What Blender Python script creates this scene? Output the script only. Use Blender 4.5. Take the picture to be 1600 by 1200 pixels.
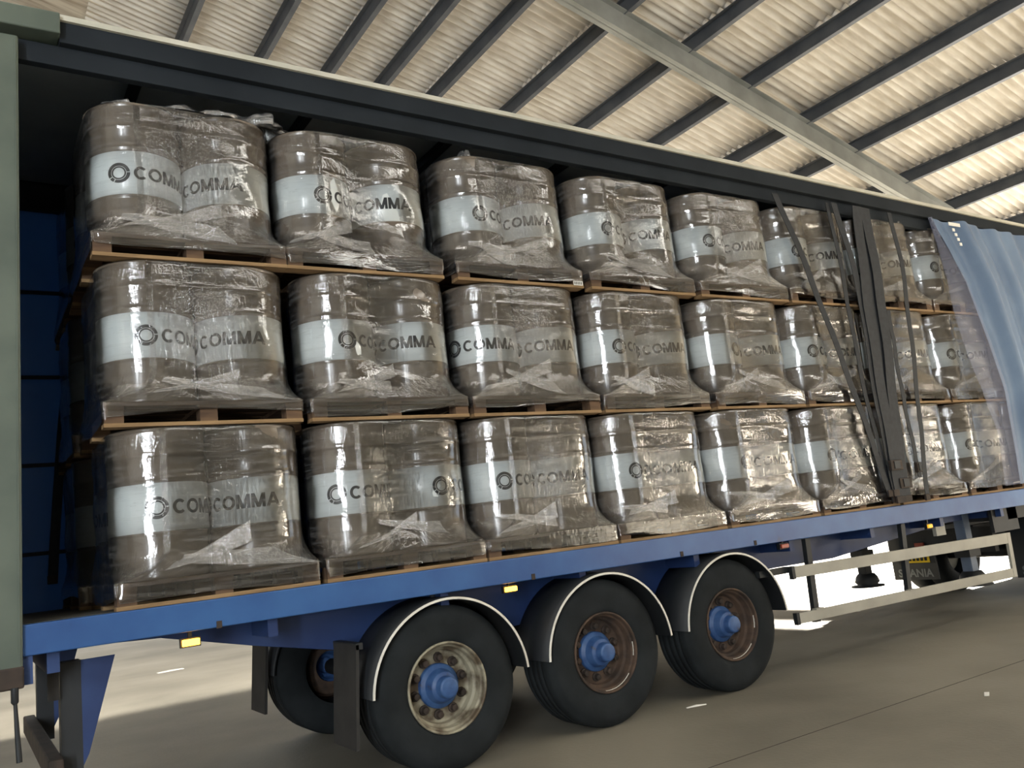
import bpy, bmesh, math, random
import numpy as np
from mathutils import Matrix, Vector

# ---------------------------------------------------------------- camera, world, light, exposure
scene = bpy.context.scene
COL = scene.collection
for o in list(bpy.data.objects):
    bpy.data.objects.remove(o)

cam_data = bpy.data.cameras.new('camera')
cam = bpy.data.objects.new('camera', cam_data)
COL.objects.link(cam)
cam_data.sensor_width = 36.0
cam_data.lens = 30.3868
cam_data.clip_end = 200
YAW, PIT, ROL = 0.58025, 0.16957, -0.11689
fw = Vector((math.sin(YAW) * math.cos(PIT), math.cos(YAW) * math.cos(PIT), math.sin(PIT)))
rt = Vector((math.cos(YAW), -math.sin(YAW), 0))
up = rt.cross(fw)
r2 = math.cos(ROL) * rt + math.sin(ROL) * up
u2 = -math.sin(ROL) * rt + math.cos(ROL) * up
M = Matrix.Identity(4)
for i in range(3):
    M[i][0], M[i][1], M[i][2] = r2[i], u2[i], -fw[i]
M.translation = Vector((-0.6905, -5.2429, 1.4746))
cam.matrix_world = M
scene.camera = cam

world = bpy.data.worlds.new('overcast_sky')
scene.world = world
world.use_nodes = True
bg = world.node_tree.nodes['Background']
bg.inputs[0].default_value = (0.80, 0.90, 1.0, 1)
bg.inputs[1].default_value = 1.0

scene.view_settings.view_transform = 'Standard'
scene.view_settings.look = 'None'
scene.view_settings.gamma = 1.0
scene.view_settings.use_curve_mapping = False
scene.view_settings.exposure = 0.75


def area(name, loc, target, sx, sy, watts, color):
    d = bpy.data.lights.new(name, 'AREA')
    d.shape = 'RECTANGLE'
    d.size, d.size_y, d.energy, d.color = sx, sy, watts, color
    o = bpy.data.objects.new(name, d)
    COL.objects.link(o)
    o.location = loc
    o.rotation_euler = (Vector(target) - Vector(loc)).to_track_quat('-Z', 'Z').to_euler()
    return o


# daylight through the shed's openings (the openings are in the walls below)
area('daylight_front_end_door', (20.6, 2.5, 2.3), (0, 2.5, 2.3), 17.0, 4.4, 1700, (1.0, 0.96, 0.90))
area('daylight_far_side_door', (5.0, 24.6, 3.0), (5.0, 0, 3.0), 16.0, 6.0, 150, (1.0, 0.97, 0.92))
area('daylight_near_door', (-9.2, -13.7, 4.0), (-9.2, 0, 4.0), 1.1, 7.6, 1100, (0.90, 0.96, 1.0))
area('daylight_near_window', (-6.4, -13.7, 4.4), (-6.4, 0, 4.4), 0.5, 6.4, 260, (0.94, 0.97, 1.0))
area('daylight_side_door', (20.6, -12.6, 2.3), (0, -12.6, 2.3), 1.1, 4.4, 320, (1.0, 0.86, 0.68))


# added unseen spot: lights the far floor and gives the trailer's shadow edge
sp_d = bpy.data.lights.new('added_floor_spot', 'SPOT')
sp_d.energy, sp_d.spot_size, sp_d.spot_blend, sp_d.shadow_soft_size, sp_d.color = 11000, math.radians(58), 0.5, 0.22, (1.0, 0.96, 0.88)
sp = bpy.data.objects.new('added_floor_spot', sp_d)
COL.objects.link(sp)
sp.location = (-1.5, -1.0, 9.9)
sp.rotation_euler = (Vector((3.2, 11.5, 0)) - Vector(sp.location)).to_track_quat('-Z', 'Y').to_euler()

sun_d = bpy.data.lights.new('low_sun', 'SUN')
sun_d.energy, sun_d.angle, sun_d.color = 68.0, math.radians(0.6), (1.0, 0.93, 0.82)
sun = bpy.data.objects.new('low_sun', sun_d)
COL.objects.link(sun)
sun.rotation_euler = Vector((-math.cos(math.radians(20)) * math.cos(math.radians(15)), -math.cos(math.radians(20)) * math.sin(math.radians(15)),
                             -math.sin(math.radians(20)))).to_track_quat('-Z', 'Y').to_euler()

# ---------------------------------------------------------------- node materials
def srgb(r, g, b):
    f = lambda c: (c / 255 / 12.92) if c / 255 <= 0.04045 else ((c / 255 + 0.055) / 1.055) ** 2.4
    return (f(r), f(g), f(b), 1)


def mat(name, c1, c2=None, rough=0.6, metal=0.0, scale=4.0, bump=0.0, bscale=None, coat=0.0, stretch=(1, 1, 1),
        contrast=(0.35, 0.65), emit=None, estr=0.0, spec=0.5):
    m = bpy.data.materials.new(name)
    m.use_nodes = True
    nt = m.node_tree
    b = nt.nodes['Principled BSDF']
    b.inputs['Roughness'].default_value = rough
    b.inputs['Metallic'].default_value = metal
    b.inputs['Coat Weight'].default_value = coat
    b.inputs['Coat Roughness'].default_value = 0.12
    b.inputs['Specular IOR Level'].default_value = spec
    if emit:
        b.inputs['Emission Color'].default_value = emit
        b.inputs['Emission Strength'].default_value = estr
    if c2 is None and bump == 0:
        b.inputs['Base Color'].default_value = c1
        return m
    tc = nt.nodes.new('ShaderNodeTexCoord')
    mp = nt.nodes.new('ShaderNodeMapping')
    mp.inputs['Scale'].default_value = stretch
    nt.links.new(tc.outputs['Object'], mp.inputs['Vector'])
    n = nt.nodes.new('ShaderNodeTexNoise')
    n.inputs['Scale'].default_value = scale
    n.inputs['Detail'].default_value = 6
    nt.links.new(mp.outputs[0], n.inputs['Vector'])
    r = nt.nodes.new('ShaderNodeValToRGB')
    r.color_ramp.elements[0].position, r.color_ramp.elements[1].position = contrast
    r.color_ramp.elements[0].color = c1
    r.color_ramp.elements[1].color = c2 or c1
    nt.links.new(n.outputs['Fac'], r.inputs[0])
    nt.links.new(r.outputs[0], b.inputs['Base Color'])
    if bump:
        n2 = nt.nodes.new('ShaderNodeTexNoise')
        n2.inputs['Scale'].default_value = bscale or scale * 4
        n2.inputs['Detail'].default_value = 4
        nt.links.new(mp.outputs[0], n2.inputs['Vector'])
        bp = nt.nodes.new('ShaderNodeBump')
        bp.inputs['Strength'].default_value = bump
        bp.inputs['Distance'].default_value = 0.02
        nt.links.new(n2.outputs['Fac'], bp.inputs['Height'])
        nt.links.new(bp.outputs[0], b.inputs['Normal'])
    return m


def film_material(name, veil, gloss, streak):
    """Thin polythene: mostly see-through, mirror-like at a glance, milky where it is gathered."""
    m = bpy.data.materials.new(name)
    m.use_nodes = True
    nt = m.node_tree
    N, L = nt.nodes, nt.links
    N.clear()
    out = N.new('ShaderNodeOutputMaterial')
    tc = N.new('ShaderNodeTexCoord')
    # fine crinkles, stretched along the height, mostly where the film spans between drums
    mp = N.new('ShaderNodeMapping')
    mp.inputs['Scale'].default_value = (60, 14, 1)
    L.new(tc.outputs['UV'], mp.inputs[0])
    n1 = N.new('ShaderNodeTexNoise')
    n1.inputs['Scale'].default_value = 1.0
    n1.inputs['Detail'].default_value = 3
    n1.inputs['Distortion'].default_value = 0.8
    L.new(mp.outputs[0], n1.inputs['Vector'])
    fl = N.new('ShaderNodeAttribute')
    fl.attribute_name = 'crinkle'
    mul = N.new('ShaderNodeMath')
    mul.operation = 'MULTIPLY'
    L.new(n1.outputs['Fac'], mul.inputs[0])
    L.new(fl.outputs['Fac'], mul.inputs[1])
    # broad folds
    mp2 = N.new('ShaderNodeMapping')
    mp2.inputs['Scale'].default_value = (5, 9, 1)
    mp2.inputs['Rotation'].default_value = (0, 0, 0.5)
    L.new(tc.outputs['UV'], mp2.inputs[0])
    n2 = N.new('ShaderNodeTexNoise')
    n2.inputs['Scale'].default_value = 1.0
    n2.inputs['Detail'].default_value = 5
    n2.inputs['Distortion'].default_value = 1.2
    L.new(mp2.outputs[0], n2.inputs['Vector'])
    tight = N.new('ShaderNodeMath')   # where the film hugs a drum it lies smooth
    tight.operation = 'MULTIPLY_ADD'
    tight.use_clamp = True
    tight.inputs[1].default_value = 0.9
    tight.inputs[2].default_value = 0.22
    L.new(fl.outputs['Fac'], tight.inputs[0])
    br = N.new('ShaderNodeMath')
    br.operation = 'MULTIPLY'
    L.new(n2.outputs['Fac'], br.inputs[0])
    L.new(tight.outputs[0], br.inputs[1])
    add = N.new('ShaderNodeMath')
    add.operation = 'ADD'
    L.new(mul.outputs[0], add.inputs[0])
    L.new(br.outputs[0], add.inputs[1])
    bp = N.new('ShaderNodeBump')
    bp.inputs['Strength'].default_value = 0.85
    bp.inputs['Distance'].default_value = 0.016
    L.new(add.outputs[0], bp.inputs['Height'])
    # gathered streaks (milky)
    mp3 = N.new('ShaderNodeMapping')
    mp3.inputs['Scale'].default_value = (2.2, 26, 1)
    mp3.inputs['Rotation'].default_value = (0, 0, 0.16)
    L.new(tc.outputs['UV'], mp3.inputs[0])
    n3 = N.new('ShaderNodeTexNoise')
    n3.inputs['Scale'].default_value = 1.3
    n3.inputs['Detail'].default_value = 5
    n3.inputs['Roughness'].default_value = 0.65
    L.new(mp3.outputs[0], n3.inputs['Vector'])
    rmp = N.new('ShaderNodeMapRange')
    rmp.inputs['From Min'].default_value = 0.50
    rmp.inputs['From Max'].default_value = 0.78
    rmp.inputs['To Min'].default_value = veil
    rmp.inputs['To Max'].default_value = veil + streak
    L.new(n3.outputs['Fac'], rmp.inputs['Value'])
    tr = N.new('ShaderNodeBsdfTransparent')
    tr.inputs[0].default_value = (0.97, 0.97, 0.97, 1)
    df = N.new('ShaderNodeBsdfDiffuse')
    df.inputs[0].default_value = (0.72, 0.71, 0.69, 1)
    L.new(bp.outputs[0], df.inputs['Normal'])
    # sparse thin bright pulls in the film
    ab = N.new('ShaderNodeMath')
    ab.operation = 'SUBTRACT'
    ab.inputs[1].default_value = 0.47
    L.new(n3.outputs['Fac'], ab.inputs[0])
    ab2 = N.new('ShaderNodeMath')
    ab2.operation = 'ABSOLUTE'
    L.new(ab.outputs[0], ab2.inputs[0])
    ln = N.new('ShaderNodeMapRange')
    ln.inputs['From Min'].default_value = 0.0
    ln.inputs['From Max'].default_value = 0.012
    ln.inputs['To Min'].default_value = 0.30
    ln.inputs['To Max'].default_value = 0.0
    L.new(ab2.outputs[0], ln.inputs['Value'])
    gate = N.new('ShaderNodeMapRange')
    gate.inputs['From Min'].default_value = 0.52
    gate.inputs['From Max'].default_value = 0.62
    L.new(n2.outputs['Fac'], gate.inputs['Value'])
    lm = N.new('ShaderNodeMath')
    lm.operation = 'MULTIPLY'
    L.new(ln.outputs[0], lm.inputs[0])
    L.new(gate.outputs[0], lm.inputs[1])
    la = N.new('ShaderNodeMath')
    la.operation = 'ADD'
    L.new(rmp.outputs[0], la.inputs[0])
    L.new(lm.outputs[0], la.inputs[1])
    dn = N.new('ShaderNodeAttribute')
    dn.attribute_name = 'density'
    ds = N.new('ShaderNodeMath')
    ds.operation = 'ADD'
    L.new(la.outputs[0], ds.inputs[0])
    L.new(dn.outputs['Fac'], ds.inputs[1])
    m1 = N.new('ShaderNodeMixShader')
    L.new(ds.outputs[0], m1.inputs[0])
    L.new(tr.outputs[0], m1.inputs[1])
    L.new(df.outputs[0], m1.inputs[2])
    fr = N.new('ShaderNodeFresnel')
    fr.inputs['IOR'].default_value = gloss
    L.new(bp.outputs[0], fr.inputs['Normal'])
    gl = N.new('ShaderNodeBsdfGlossy')
    gl.inputs['Roughness'].default_value = 0.07
    gl.inputs['Color'].default_value = (0.95, 0.95, 0.95, 1)
    L.new(bp.outputs[0], gl.inputs['Normal'])
    m2 = N.new('ShaderNodeMixShader')
    fa = N.new('ShaderNodeMath')     # several layers of film add up
    fa.operation = 'MULTIPLY_ADD'
    fa.inputs[1].default_value = 1.25
    fa.inputs[2].default_value = 0.0
    fa.use_clamp = True
    L.new(fr.outputs[0], fa.inputs[0])
    L.new(fa.outputs[0], m2.inputs[0])
    L.new(m1.outputs[0], m2.inputs[1])
    L.new(gl.outputs[0], m2.inputs[2])
    L.new(m2.outputs[0], out.inputs[0])
    return m


def haze_sheet_material():
    m = bpy.data.materials.new('haze_sheet')  # see-through tint standing in for purple haze beside the curtain
    m.use_nodes = True
    nt = m.node_tree
    N, L = nt.nodes, nt.links
    b = N['Principled BSDF']
    b.inputs['Base Color'].default_value = srgb(135, 140, 165)
    b.inputs['Roughness'].default_value = 0.5
    tr = N.new('ShaderNodeBsdfTransparent')
    mx = N.new('ShaderNodeMixShader')
    mx.inputs[0].default_value = 0.34
    L.new(tr.outputs[0], mx.inputs[1])
    L.new(b.outputs[0], mx.inputs[2])
    L.new(mx.outputs[0], N['Material Output'].inputs[0])
    return m


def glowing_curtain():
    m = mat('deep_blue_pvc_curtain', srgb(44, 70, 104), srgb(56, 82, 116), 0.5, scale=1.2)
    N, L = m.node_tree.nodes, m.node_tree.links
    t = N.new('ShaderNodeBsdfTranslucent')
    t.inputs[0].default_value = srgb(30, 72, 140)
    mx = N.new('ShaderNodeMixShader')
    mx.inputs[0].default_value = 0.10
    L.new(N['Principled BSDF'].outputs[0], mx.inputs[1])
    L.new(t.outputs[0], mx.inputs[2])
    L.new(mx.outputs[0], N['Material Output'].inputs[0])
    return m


def sheet_material():
    """Fibre-cement sheet: darker valleys, mould and painted purlin shade towards the lower lap of every sheet."""
    m = bpy.data.materials.new('mould_shade_fibre_cement')
    m.use_nodes = True
    N, L = m.node_tree.nodes, m.node_tree.links
    b = N['Principled BSDF']
    b.inputs['Roughness'].default_value = 0.85
    tc = N.new('ShaderNodeTexCoord')
    sx = N.new('ShaderNodeSeparateXYZ')
    L.new(tc.outputs['Object'], sx.inputs[0])
    inf = N.new('ShaderNodeObjectInfo')
    n = N.new('ShaderNodeTexNoise')
    n.noise_dimensions = '4D'
    n.inputs['Scale'].default_value = 1.0
    n.inputs['Detail'].default_value = 5
    mp = N.new('ShaderNodeMapping')
    mp.inputs['Scale'].default_value = (2.5, 9, 1)
    L.new(tc.outputs['Object'], mp.inputs[0])
    L.new(mp.outputs[0], n.inputs['Vector'])
    wv = N.new('ShaderNodeMath')
    wv.operation = 'MULTIPLY'
    wv.inputs[1].default_value = 60
    L.new(inf.outputs['Random'], wv.inputs[0])
    L.new(wv.outputs[0], n.inputs['W'])
    base = N.new('ShaderNodeValToRGB')
    base.color_ramp.elements[0].position, base.color_ramp.elements[1].position = 0.3, 0.65
    base.color_ramp.elements[0].color = srgb(192, 184, 172)
    base.color_ramp.elements[1].color = srgb(234, 230, 223)
    L.new(n.outputs['Fac'], base.inputs[0])
    # darker tint in the valleys of the corrugation
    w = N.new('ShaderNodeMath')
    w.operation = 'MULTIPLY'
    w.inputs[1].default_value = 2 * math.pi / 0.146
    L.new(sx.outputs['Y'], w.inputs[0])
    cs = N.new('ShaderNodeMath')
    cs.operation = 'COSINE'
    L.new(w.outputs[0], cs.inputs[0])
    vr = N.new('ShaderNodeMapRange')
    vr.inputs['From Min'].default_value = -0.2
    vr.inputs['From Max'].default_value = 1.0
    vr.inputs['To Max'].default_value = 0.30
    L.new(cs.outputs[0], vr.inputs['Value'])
    # mould plus purlin shade, both painted into the colour by the lap
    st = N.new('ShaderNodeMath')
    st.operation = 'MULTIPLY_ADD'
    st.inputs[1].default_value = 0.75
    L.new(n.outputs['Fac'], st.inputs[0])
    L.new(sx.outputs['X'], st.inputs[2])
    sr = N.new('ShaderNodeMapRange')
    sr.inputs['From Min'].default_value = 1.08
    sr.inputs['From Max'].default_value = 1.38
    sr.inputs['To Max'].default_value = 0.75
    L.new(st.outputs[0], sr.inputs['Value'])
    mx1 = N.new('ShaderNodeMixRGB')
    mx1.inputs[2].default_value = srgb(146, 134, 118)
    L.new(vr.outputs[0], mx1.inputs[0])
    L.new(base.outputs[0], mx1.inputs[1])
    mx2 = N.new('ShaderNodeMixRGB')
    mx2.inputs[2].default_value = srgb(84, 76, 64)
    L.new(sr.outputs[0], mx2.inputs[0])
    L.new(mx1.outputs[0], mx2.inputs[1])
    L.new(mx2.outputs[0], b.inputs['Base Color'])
    return m


MT = {
    'concrete': mat('concrete', srgb(108, 103, 91), srgb(136, 130, 117), 0.75, scale=0.5, bump=0.15, bscale=30),
    'roof_sheet': mat('weathered_fibre_cement', srgb(158, 144, 126), srgb(214, 206, 192), 0.85, scale=1.6,
                      stretch=(0.5, 6, 1), contrast=(0.30, 0.62)),
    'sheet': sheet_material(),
    'steel_dark': mat('painted_purlin', srgb(62, 66, 74), srgb(78, 82, 88), 0.6, scale=3),
    'steel_grey': mat('galvanised_rafter', srgb(128, 130, 126), srgb(152, 154, 150), 0.5, scale=2),
    'wall': mat('rendered_wall', srgb(150, 146, 136), srgb(170, 166, 156), 0.85, scale=0.6),
    'drum': mat('taupe_drum_paint', srgb(99, 89, 78), srgb(113, 102, 90), 0.24, scale=2.5, coat=0.4),
    'band': mat('white_drum_paint', srgb(196, 201, 200), srgb(206, 210, 208), 0.30, scale=2.5, coat=0.35),
    'ink': mat('black_print', srgb(14, 18, 22), None, 0.4),
    'wood': mat('pallet_pine', srgb(118, 92, 60), srgb(148, 120, 84), 0.8, scale=3, stretch=(1, 8, 8)),
    'wood_dark': mat('weathered_pallet_pine', srgb(74, 55, 40), srgb(104, 80, 58), 0.85, scale=3, stretch=(1, 8, 8)),
    'blue': mat('blue_trailer_paint', srgb(36, 73, 128), srgb(50, 92, 146), 0.42, scale=2.2, bump=0.05, coat=0.1),
    'navy': mat('dark_blue_chassis_paint', srgb(28, 48, 92), srgb(40, 64, 110), 0.5, scale=2.0),
    'hub_blue': mat('blue_hub_paint', srgb(38, 68, 116), srgb(58, 90, 136), 0.5, scale=14),
    'rubber': mat('tyre_rubber', srgb(22, 26, 28), srgb(33, 37, 39), 0.85, scale=5, bump=0.1, spec=0.25),
    'black': mat('black_plastic', srgb(22, 25, 28), srgb(31, 34, 37), 0.6, scale=4),
    'flap': mat('worn_rubber_flap', srgb(34, 33, 32), srgb(48, 46, 44), 0.85, scale=5),
    'cream': mat('cream_rim_paint', srgb(82, 70, 54), srgb(152, 146, 126), 0.6, scale=7, contrast=(0.38, 0.55)),
    'rust': mat('rusty_rim', srgb(48, 38, 31), srgb(80, 62, 49), 0.8, scale=8, contrast=(0.35, 0.6)),
    'rust_dark': mat('dark_rusty_steel', srgb(40, 33, 28), srgb(60, 48, 40), 0.8, scale=9),
    'white': mat('white_trim', srgb(206, 202, 190), srgb(218, 214, 204), 0.5, scale=6),
    'leg_paint': mat('blue_grey_leg_paint', srgb(84, 98, 118), srgb(100, 112, 130), 0.5, scale=5),
    'faded_print': mat('faded_grey_print', srgb(104, 108, 108), None, 0.6),
    'alu': mat('dull_aluminium_rail', srgb(146, 143, 132), srgb(160, 157, 146), 0.55, scale=3),
    'post': mat('grey_green_post_paint', srgb(72, 82, 73), srgb(88, 97, 86), 0.5, scale=2.5),
    'rail_dark': mat('dark_roof_rail', srgb(30, 35, 40), srgb(38, 43, 48), 0.7, scale=2, spec=0.15),
    'roof_lip': mat('pale_roof_lip', srgb(176, 174, 160), srgb(196, 192, 178), 0.5, scale=3),
    'inner_dark': mat('dark_trailer_lining', srgb(128, 138, 146), srgb(144, 152, 158), 0.8, scale=2),
    'deck': mat('deck_plywood', srgb(60, 58, 52), srgb(78, 74, 66), 0.8, scale=3),
    'curtain': mat('blue_pvc_curtain', srgb(84, 106, 136), srgb(102, 124, 152), 0.45, scale=1.5),
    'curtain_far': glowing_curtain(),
    'haze': haze_sheet_material(),
    'strap': mat('dark_webbing', srgb(22, 26, 32), srgb(32, 36, 42), 0.7, scale=20),
    'steel': mat('zinc_steel', srgb(120, 122, 122), srgb(160, 162, 160), 0.4, metal=0.6, scale=10),
    'amber': mat('lit_amber_lens', srgb(255, 170, 30), None, 0.3, emit=srgb(255, 176, 50), estr=7.0),
    'amber_off': mat('amber_lens', srgb(214, 150, 60), None, 0.3, emit=srgb(255, 180, 40), estr=0.6),
    'red': mat('red_lens', srgb(150, 66, 50), None, 0.3),
    'yellow': mat('yellow_plate', srgb(246, 206, 30), None, 0.4, emit=None),
    'added_light_panel': mat('added_panel_glow', srgb(230, 226, 214), None, 0.5, emit=(1.0, 0.96, 0.88, 1), estr=7.0),  # glow of the panels added under the roof
    'paper': mat('white_paper', srgb(226, 224, 216), None, 0.8),
    'film': film_material('stretch_film', 0.015, 1.8, 0.17),
    'film_band': film_material('gathered_stretch_film', 0.16, 1.9, 0.40),
}


# scuffs worn through the blue paint
for nm in ('blue', 'hub_blue'):
    for nd in MT[nm].node_tree.nodes:
        if nd.type == 'VALTORGB':
            e = nd.color_ramp.elements.new(0.30)
            e.color = nd.color_ramp.elements[1].color if nd.color_ramp.elements[1].position > 0.31 else srgb(62, 60, 62)
            nd.color_ramp.elements[1].position = 0.345
            e0 = nd.color_ramp.elements[0]
            e0.color, e0.position = srgb(62, 60, 62), 0.285
            nd.color_ramp.elements[1].color = srgb(36, 73, 128) if nm == 'blue' else srgb(38, 68, 116)


# ---------------------------------------------------------------- mesh helpers
class MB:
    def __init__(self):
        self.v, self.f, self.s = [], [], []

    def add(self, verts, faces, smooth=False):
        b = len(self.v)
        self.v += [tuple(p) for p in verts]
        for q in faces:
            self.f.append(tuple(b + i for i in q))
            self.s.append(smooth)
        return self

    def box(self, x0, x1, y0, y1, z0, z1):
        v = [(x, y, z) for x in (x0, x1) for y in (y0, y1) for z in (z0, z1)]
        return self.add(v, [(0, 1, 3, 2), (4, 6, 7, 5), (0, 4, 5, 1), (2, 3, 7, 6), (0, 2, 6, 4), (1, 5, 7, 3)])

    def hexa(self, p):  # 8 points: bottom ring 4, top ring 4
        return self.add(p, [(3, 2, 1, 0), (4, 5, 6, 7), (0, 1, 5, 4), (1, 2, 6, 5), (2, 3, 7, 6), (3, 0, 4, 7)])

    def prism(self, poly, y0, y1):  # polygon in x,z extruded along y
        n = len(poly)
        v = [(x, y0, z) for x, z in poly] + [(x, y1, z) for x, z in poly]
        f = [tuple(range(n)), tuple(range(2 * n - 1, n - 1, -1))]
        f += [(i, i + n, (i + 1) % n + n, (i + 1) % n) for i in range(n)]
        return self.add(v, f)

    def tube(self, pts, rad, seg=8, smooth=True):
        pts = [Vector(p) for p in pts]
        rr = rad if isinstance(rad, (list, tuple)) else [rad] * len(pts)
        v = []
        for i, p in enumerate(pts):
            d = (pts[min(i + 1, len(pts) - 1)] - pts[max(i - 1, 0)]).normalized()
            a = d.cross(Vector((0, 0, 1)))
            if a.length < 0.05:
                a = d.cross(Vector((1, 0, 0)))
            a.normalize()
            b = d.cross(a)
            for k in range(seg):
                t = 2 * math.pi * k / seg
                v.append(p + rr[i] * (math.cos(t) * a + math.sin(t) * b))
        f = []
        for i in range(len(pts) - 1):
            for k in range(seg):
                k2 = (k + 1) % seg
                f.append((i * seg + k, i * seg + k2, (i + 1) * seg + k2, (i + 1) * seg + k))
        self.add(v, f, smooth)
        n = len(pts)
        self.add(v[:seg], [tuple(range(seg - 1, -1, -1))])
        self.add(v[(n - 1) * seg:], [tuple(range(seg))])
        return self

    def lathe(self, prof, seg=48, axis='z', center=(0, 0, 0), smooth=True, a0=0.0, a1=2 * math.pi):
        """prof: list of (radius, height)."""
        full = abs(a1 - a0 - 2 * math.pi) < 1e-6
        cols = seg if full else seg + 1
        v = []
        for r, h in prof:
            for k in range(cols):
                t = a0 + (a1 - a0) * k / seg
                if axis == 'z':
                    p = (r * math.cos(t), r * math.sin(t), h)
                else:
                    p = (r * math.cos(t), h, r * math.sin(t))
                v.append((p[0] + center[0], p[1] + center[1], p[2] + center[2]))
        f = []
        for i in range(len(prof) - 1):
            for k in range(seg):
                k2 = (k + 1) % cols
                f.append((i * cols + k, i * cols + k2, (i + 1) * cols + k2, (i + 1) * cols + k))
        return self.add(v, f, smooth)

    def ribbon(self, pts, width, thick, side=(1, 0, 0), nrm=(0, 1, 0)):
        s, n = Vector(side) * width / 2, Vector(nrm) * thick / 2
        v = []
        for p in pts:
            p = Vector(p)
            v += [p - s - n, p + s - n, p + s + n, p - s + n]
        f = [(3, 2, 1, 0)]
        m = len(pts)
        for i in range(m - 1):
            for k in range(4):
                k2 = (k + 1) % 4
                f.append((i * 4 + k, i * 4 + k2, i * 4 + 4 + k2, i * 4 + 4 + k))
        f.append(tuple((m - 1) * 4 + k for k in range(4)))
        return self.add(v, f)

    def mesh(self, name, m, fix=True):
        me = bpy.data.meshes.new(name)
        me.from_pydata(self.v, [], self.f)
        me.polygons.foreach_set('use_smooth', self.s)
        if m:
            me.materials.append(MT[m] if isinstance(m, str) else m)
        if fix:
            bm = bmesh.new()
            bm.from_mesh(me)
            bmesh.ops.recalc_face_normals(bm, faces=bm.faces)
            bm.to_mesh(me)
            bm.free()
        me.update()
        return me

    def build(self, name, m, parent=None, loc=None, bevel=0.0):
        return place(name, self.mesh(name, m), parent, loc, bevel)


def place(name, me, parent=None, loc=None, bevel=0.0, rz=0.0):
    o = bpy.data.objects.new(name, me)
    COL.objects.link(o)
    if parent:
        o.parent = parent
    if loc:
        o.location = loc
    if rz:
        o.rotation_euler.z = rz
    if bevel:
        b = o.modifiers.new('bevel', 'BEVEL')
        b.width, b.segments, b.limit_method = bevel, 2, 'ANGLE'
    return o


def empty(name, loc=(0, 0, 0), rz=0.0):
    o = bpy.data.objects.new(name, None)
    COL.objects.link(o)
    o.location = loc
    o.rotation_euler.z = rz
    o.empty_display_size = 0.1
    return o


def tag(o, label, cat, group=None):
    o['label'], o['category'] = label, cat
    if group:
        o['group'] = group
    return o


def structure(o):
    o['kind'] = 'structure'
    return o


def copy_tree(o, parent=None):
    c = o.copy()
    COL.objects.link(c)
    if parent:
        c.parent = parent
    for ch in list(o.children):
        copy_tree(ch, c)
    return c


rng = random.Random(7)

# ---------------------------------------------------------------- shed shell
structure(MB().box(-14, 34, -14, 34, -0.2, 0).build('floor', 'concrete'))
# one saw-cut joint of the slab belongs to the floor
flo = bpy.data.objects['floor']
MB().box(-14, 21, -1.236, -1.230, -0.01, 0.0012).build('joint', 'rust_dark', flo)

Z0, SL = 11.0, 0.289
roofz = lambda x: Z0 - SL * x
# walls with their openings
w = MB().box(21, 21.25, -14, -13.2, 0, 4.9).box(21, 21.25, -12.0, -6.2, 0, 4.9).box(21, 21.25, 11.2, 25, 0, 4.9)
w.box(21, 21.25, -13.2, -12.0, 4.6, 4.9).box(21, 21.25, -6.2, 11.2, 4.6, 4.9)
structure(w.build('wall_right', 'wall'))
w = MB().prism([(-14, 0), (-9.8, 0), (-9.8, roofz(-9.8)), (-14, roofz(-14))], -14.25, -14)
w.prism([(-6.1, 0), (21, 0), (21, roofz(21)), (-6.1, roofz(-6.1))], -14.25, -14)
w.prism([(-8.6, 0), (-6.7, 0), (-6.7, 8.0), (-8.6, 8.0)], -14.25, -14)
w.prism([(-6.7, 0), (-6.1, 0), (-6.1, 1.2), (-6.7, 1.2)], -14.25, -14)
w.prism([(-9.8, 8.0), (-6.1, 8.0), (-6.1, roofz(-6.1)), (-9.8, roofz(-9.8))], -14.25, -14)
structure(w.build('wall_front', 'wall'))
w = MB().prism([(-14, 0), (-3.2, 0), (-3.2, roofz(-3.2)), (-14, roofz(-14))], 25, 25.25)
w.prism([(13.2, 0), (21, 0), (21, roofz(21)), (13.2, roofz(13.2))], 25, 25.25)
w.prism([(-3.2, 6.1), (13.2, 6.1), (13.2, roofz(13.2)), (-3.2, roofz(-3.2))], 25, 25.25)
structure(w.build('wall_back', 'wall'))
structure(MB().box(-14.25, -14, -14, 25, 0, roofz(-14)).build('wall_left', 'wall'))

# roof: purlins across the truck, one rafter frame per bay, corrugated sheets one by one
ceil = structure(empty('ceiling', (0, 0, 0)))
purl_x = [2.62, 3.81, 4.83, 5.67, 6.50, 7.69, 8.92, 10.16, 11.50, 12.70, 14.07, 15.4, 16.7]
PUR_H = 0.20
pm = None
for x in purl_x:
    z = roofz(x)
    # Z-section: upright web and a small bottom flange turned to the light
    m = MB().box(-0.012, 0.012, -12, 24.8, 0, PUR_H).box(0.012, 0.075, -12, 24.8, 0, 0.012).box(-0.075, -0.012, -12, 24.8, PUR_H - 0.012, PUR_H)
    if pm is None:
        pm = m.mesh('purlin', 'steel_dark')
    o = place('purlin', pm, ceil, (x - 0.06, 0, z))
SHW = 1.022
nc, npc = 7, 8
sh = MB()
vs, fs = [], []
for j in range(nc * npc + 1):
    y = SHW * j / (nc * npc)
    zc = 0.030 * math.cos(2 * math.pi * j / npc)
    vs += [(0, y, zc), (1, y, zc)]
for j in range(nc * npc):
    fs.append((2 * j, 2 * j + 1, 2 * j + 3, 2 * j + 2))
sh.add(vs, fs, True)
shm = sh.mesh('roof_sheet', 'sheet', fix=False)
bays = [1.3] + purl_x
ang = math.atan(SL)
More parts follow.
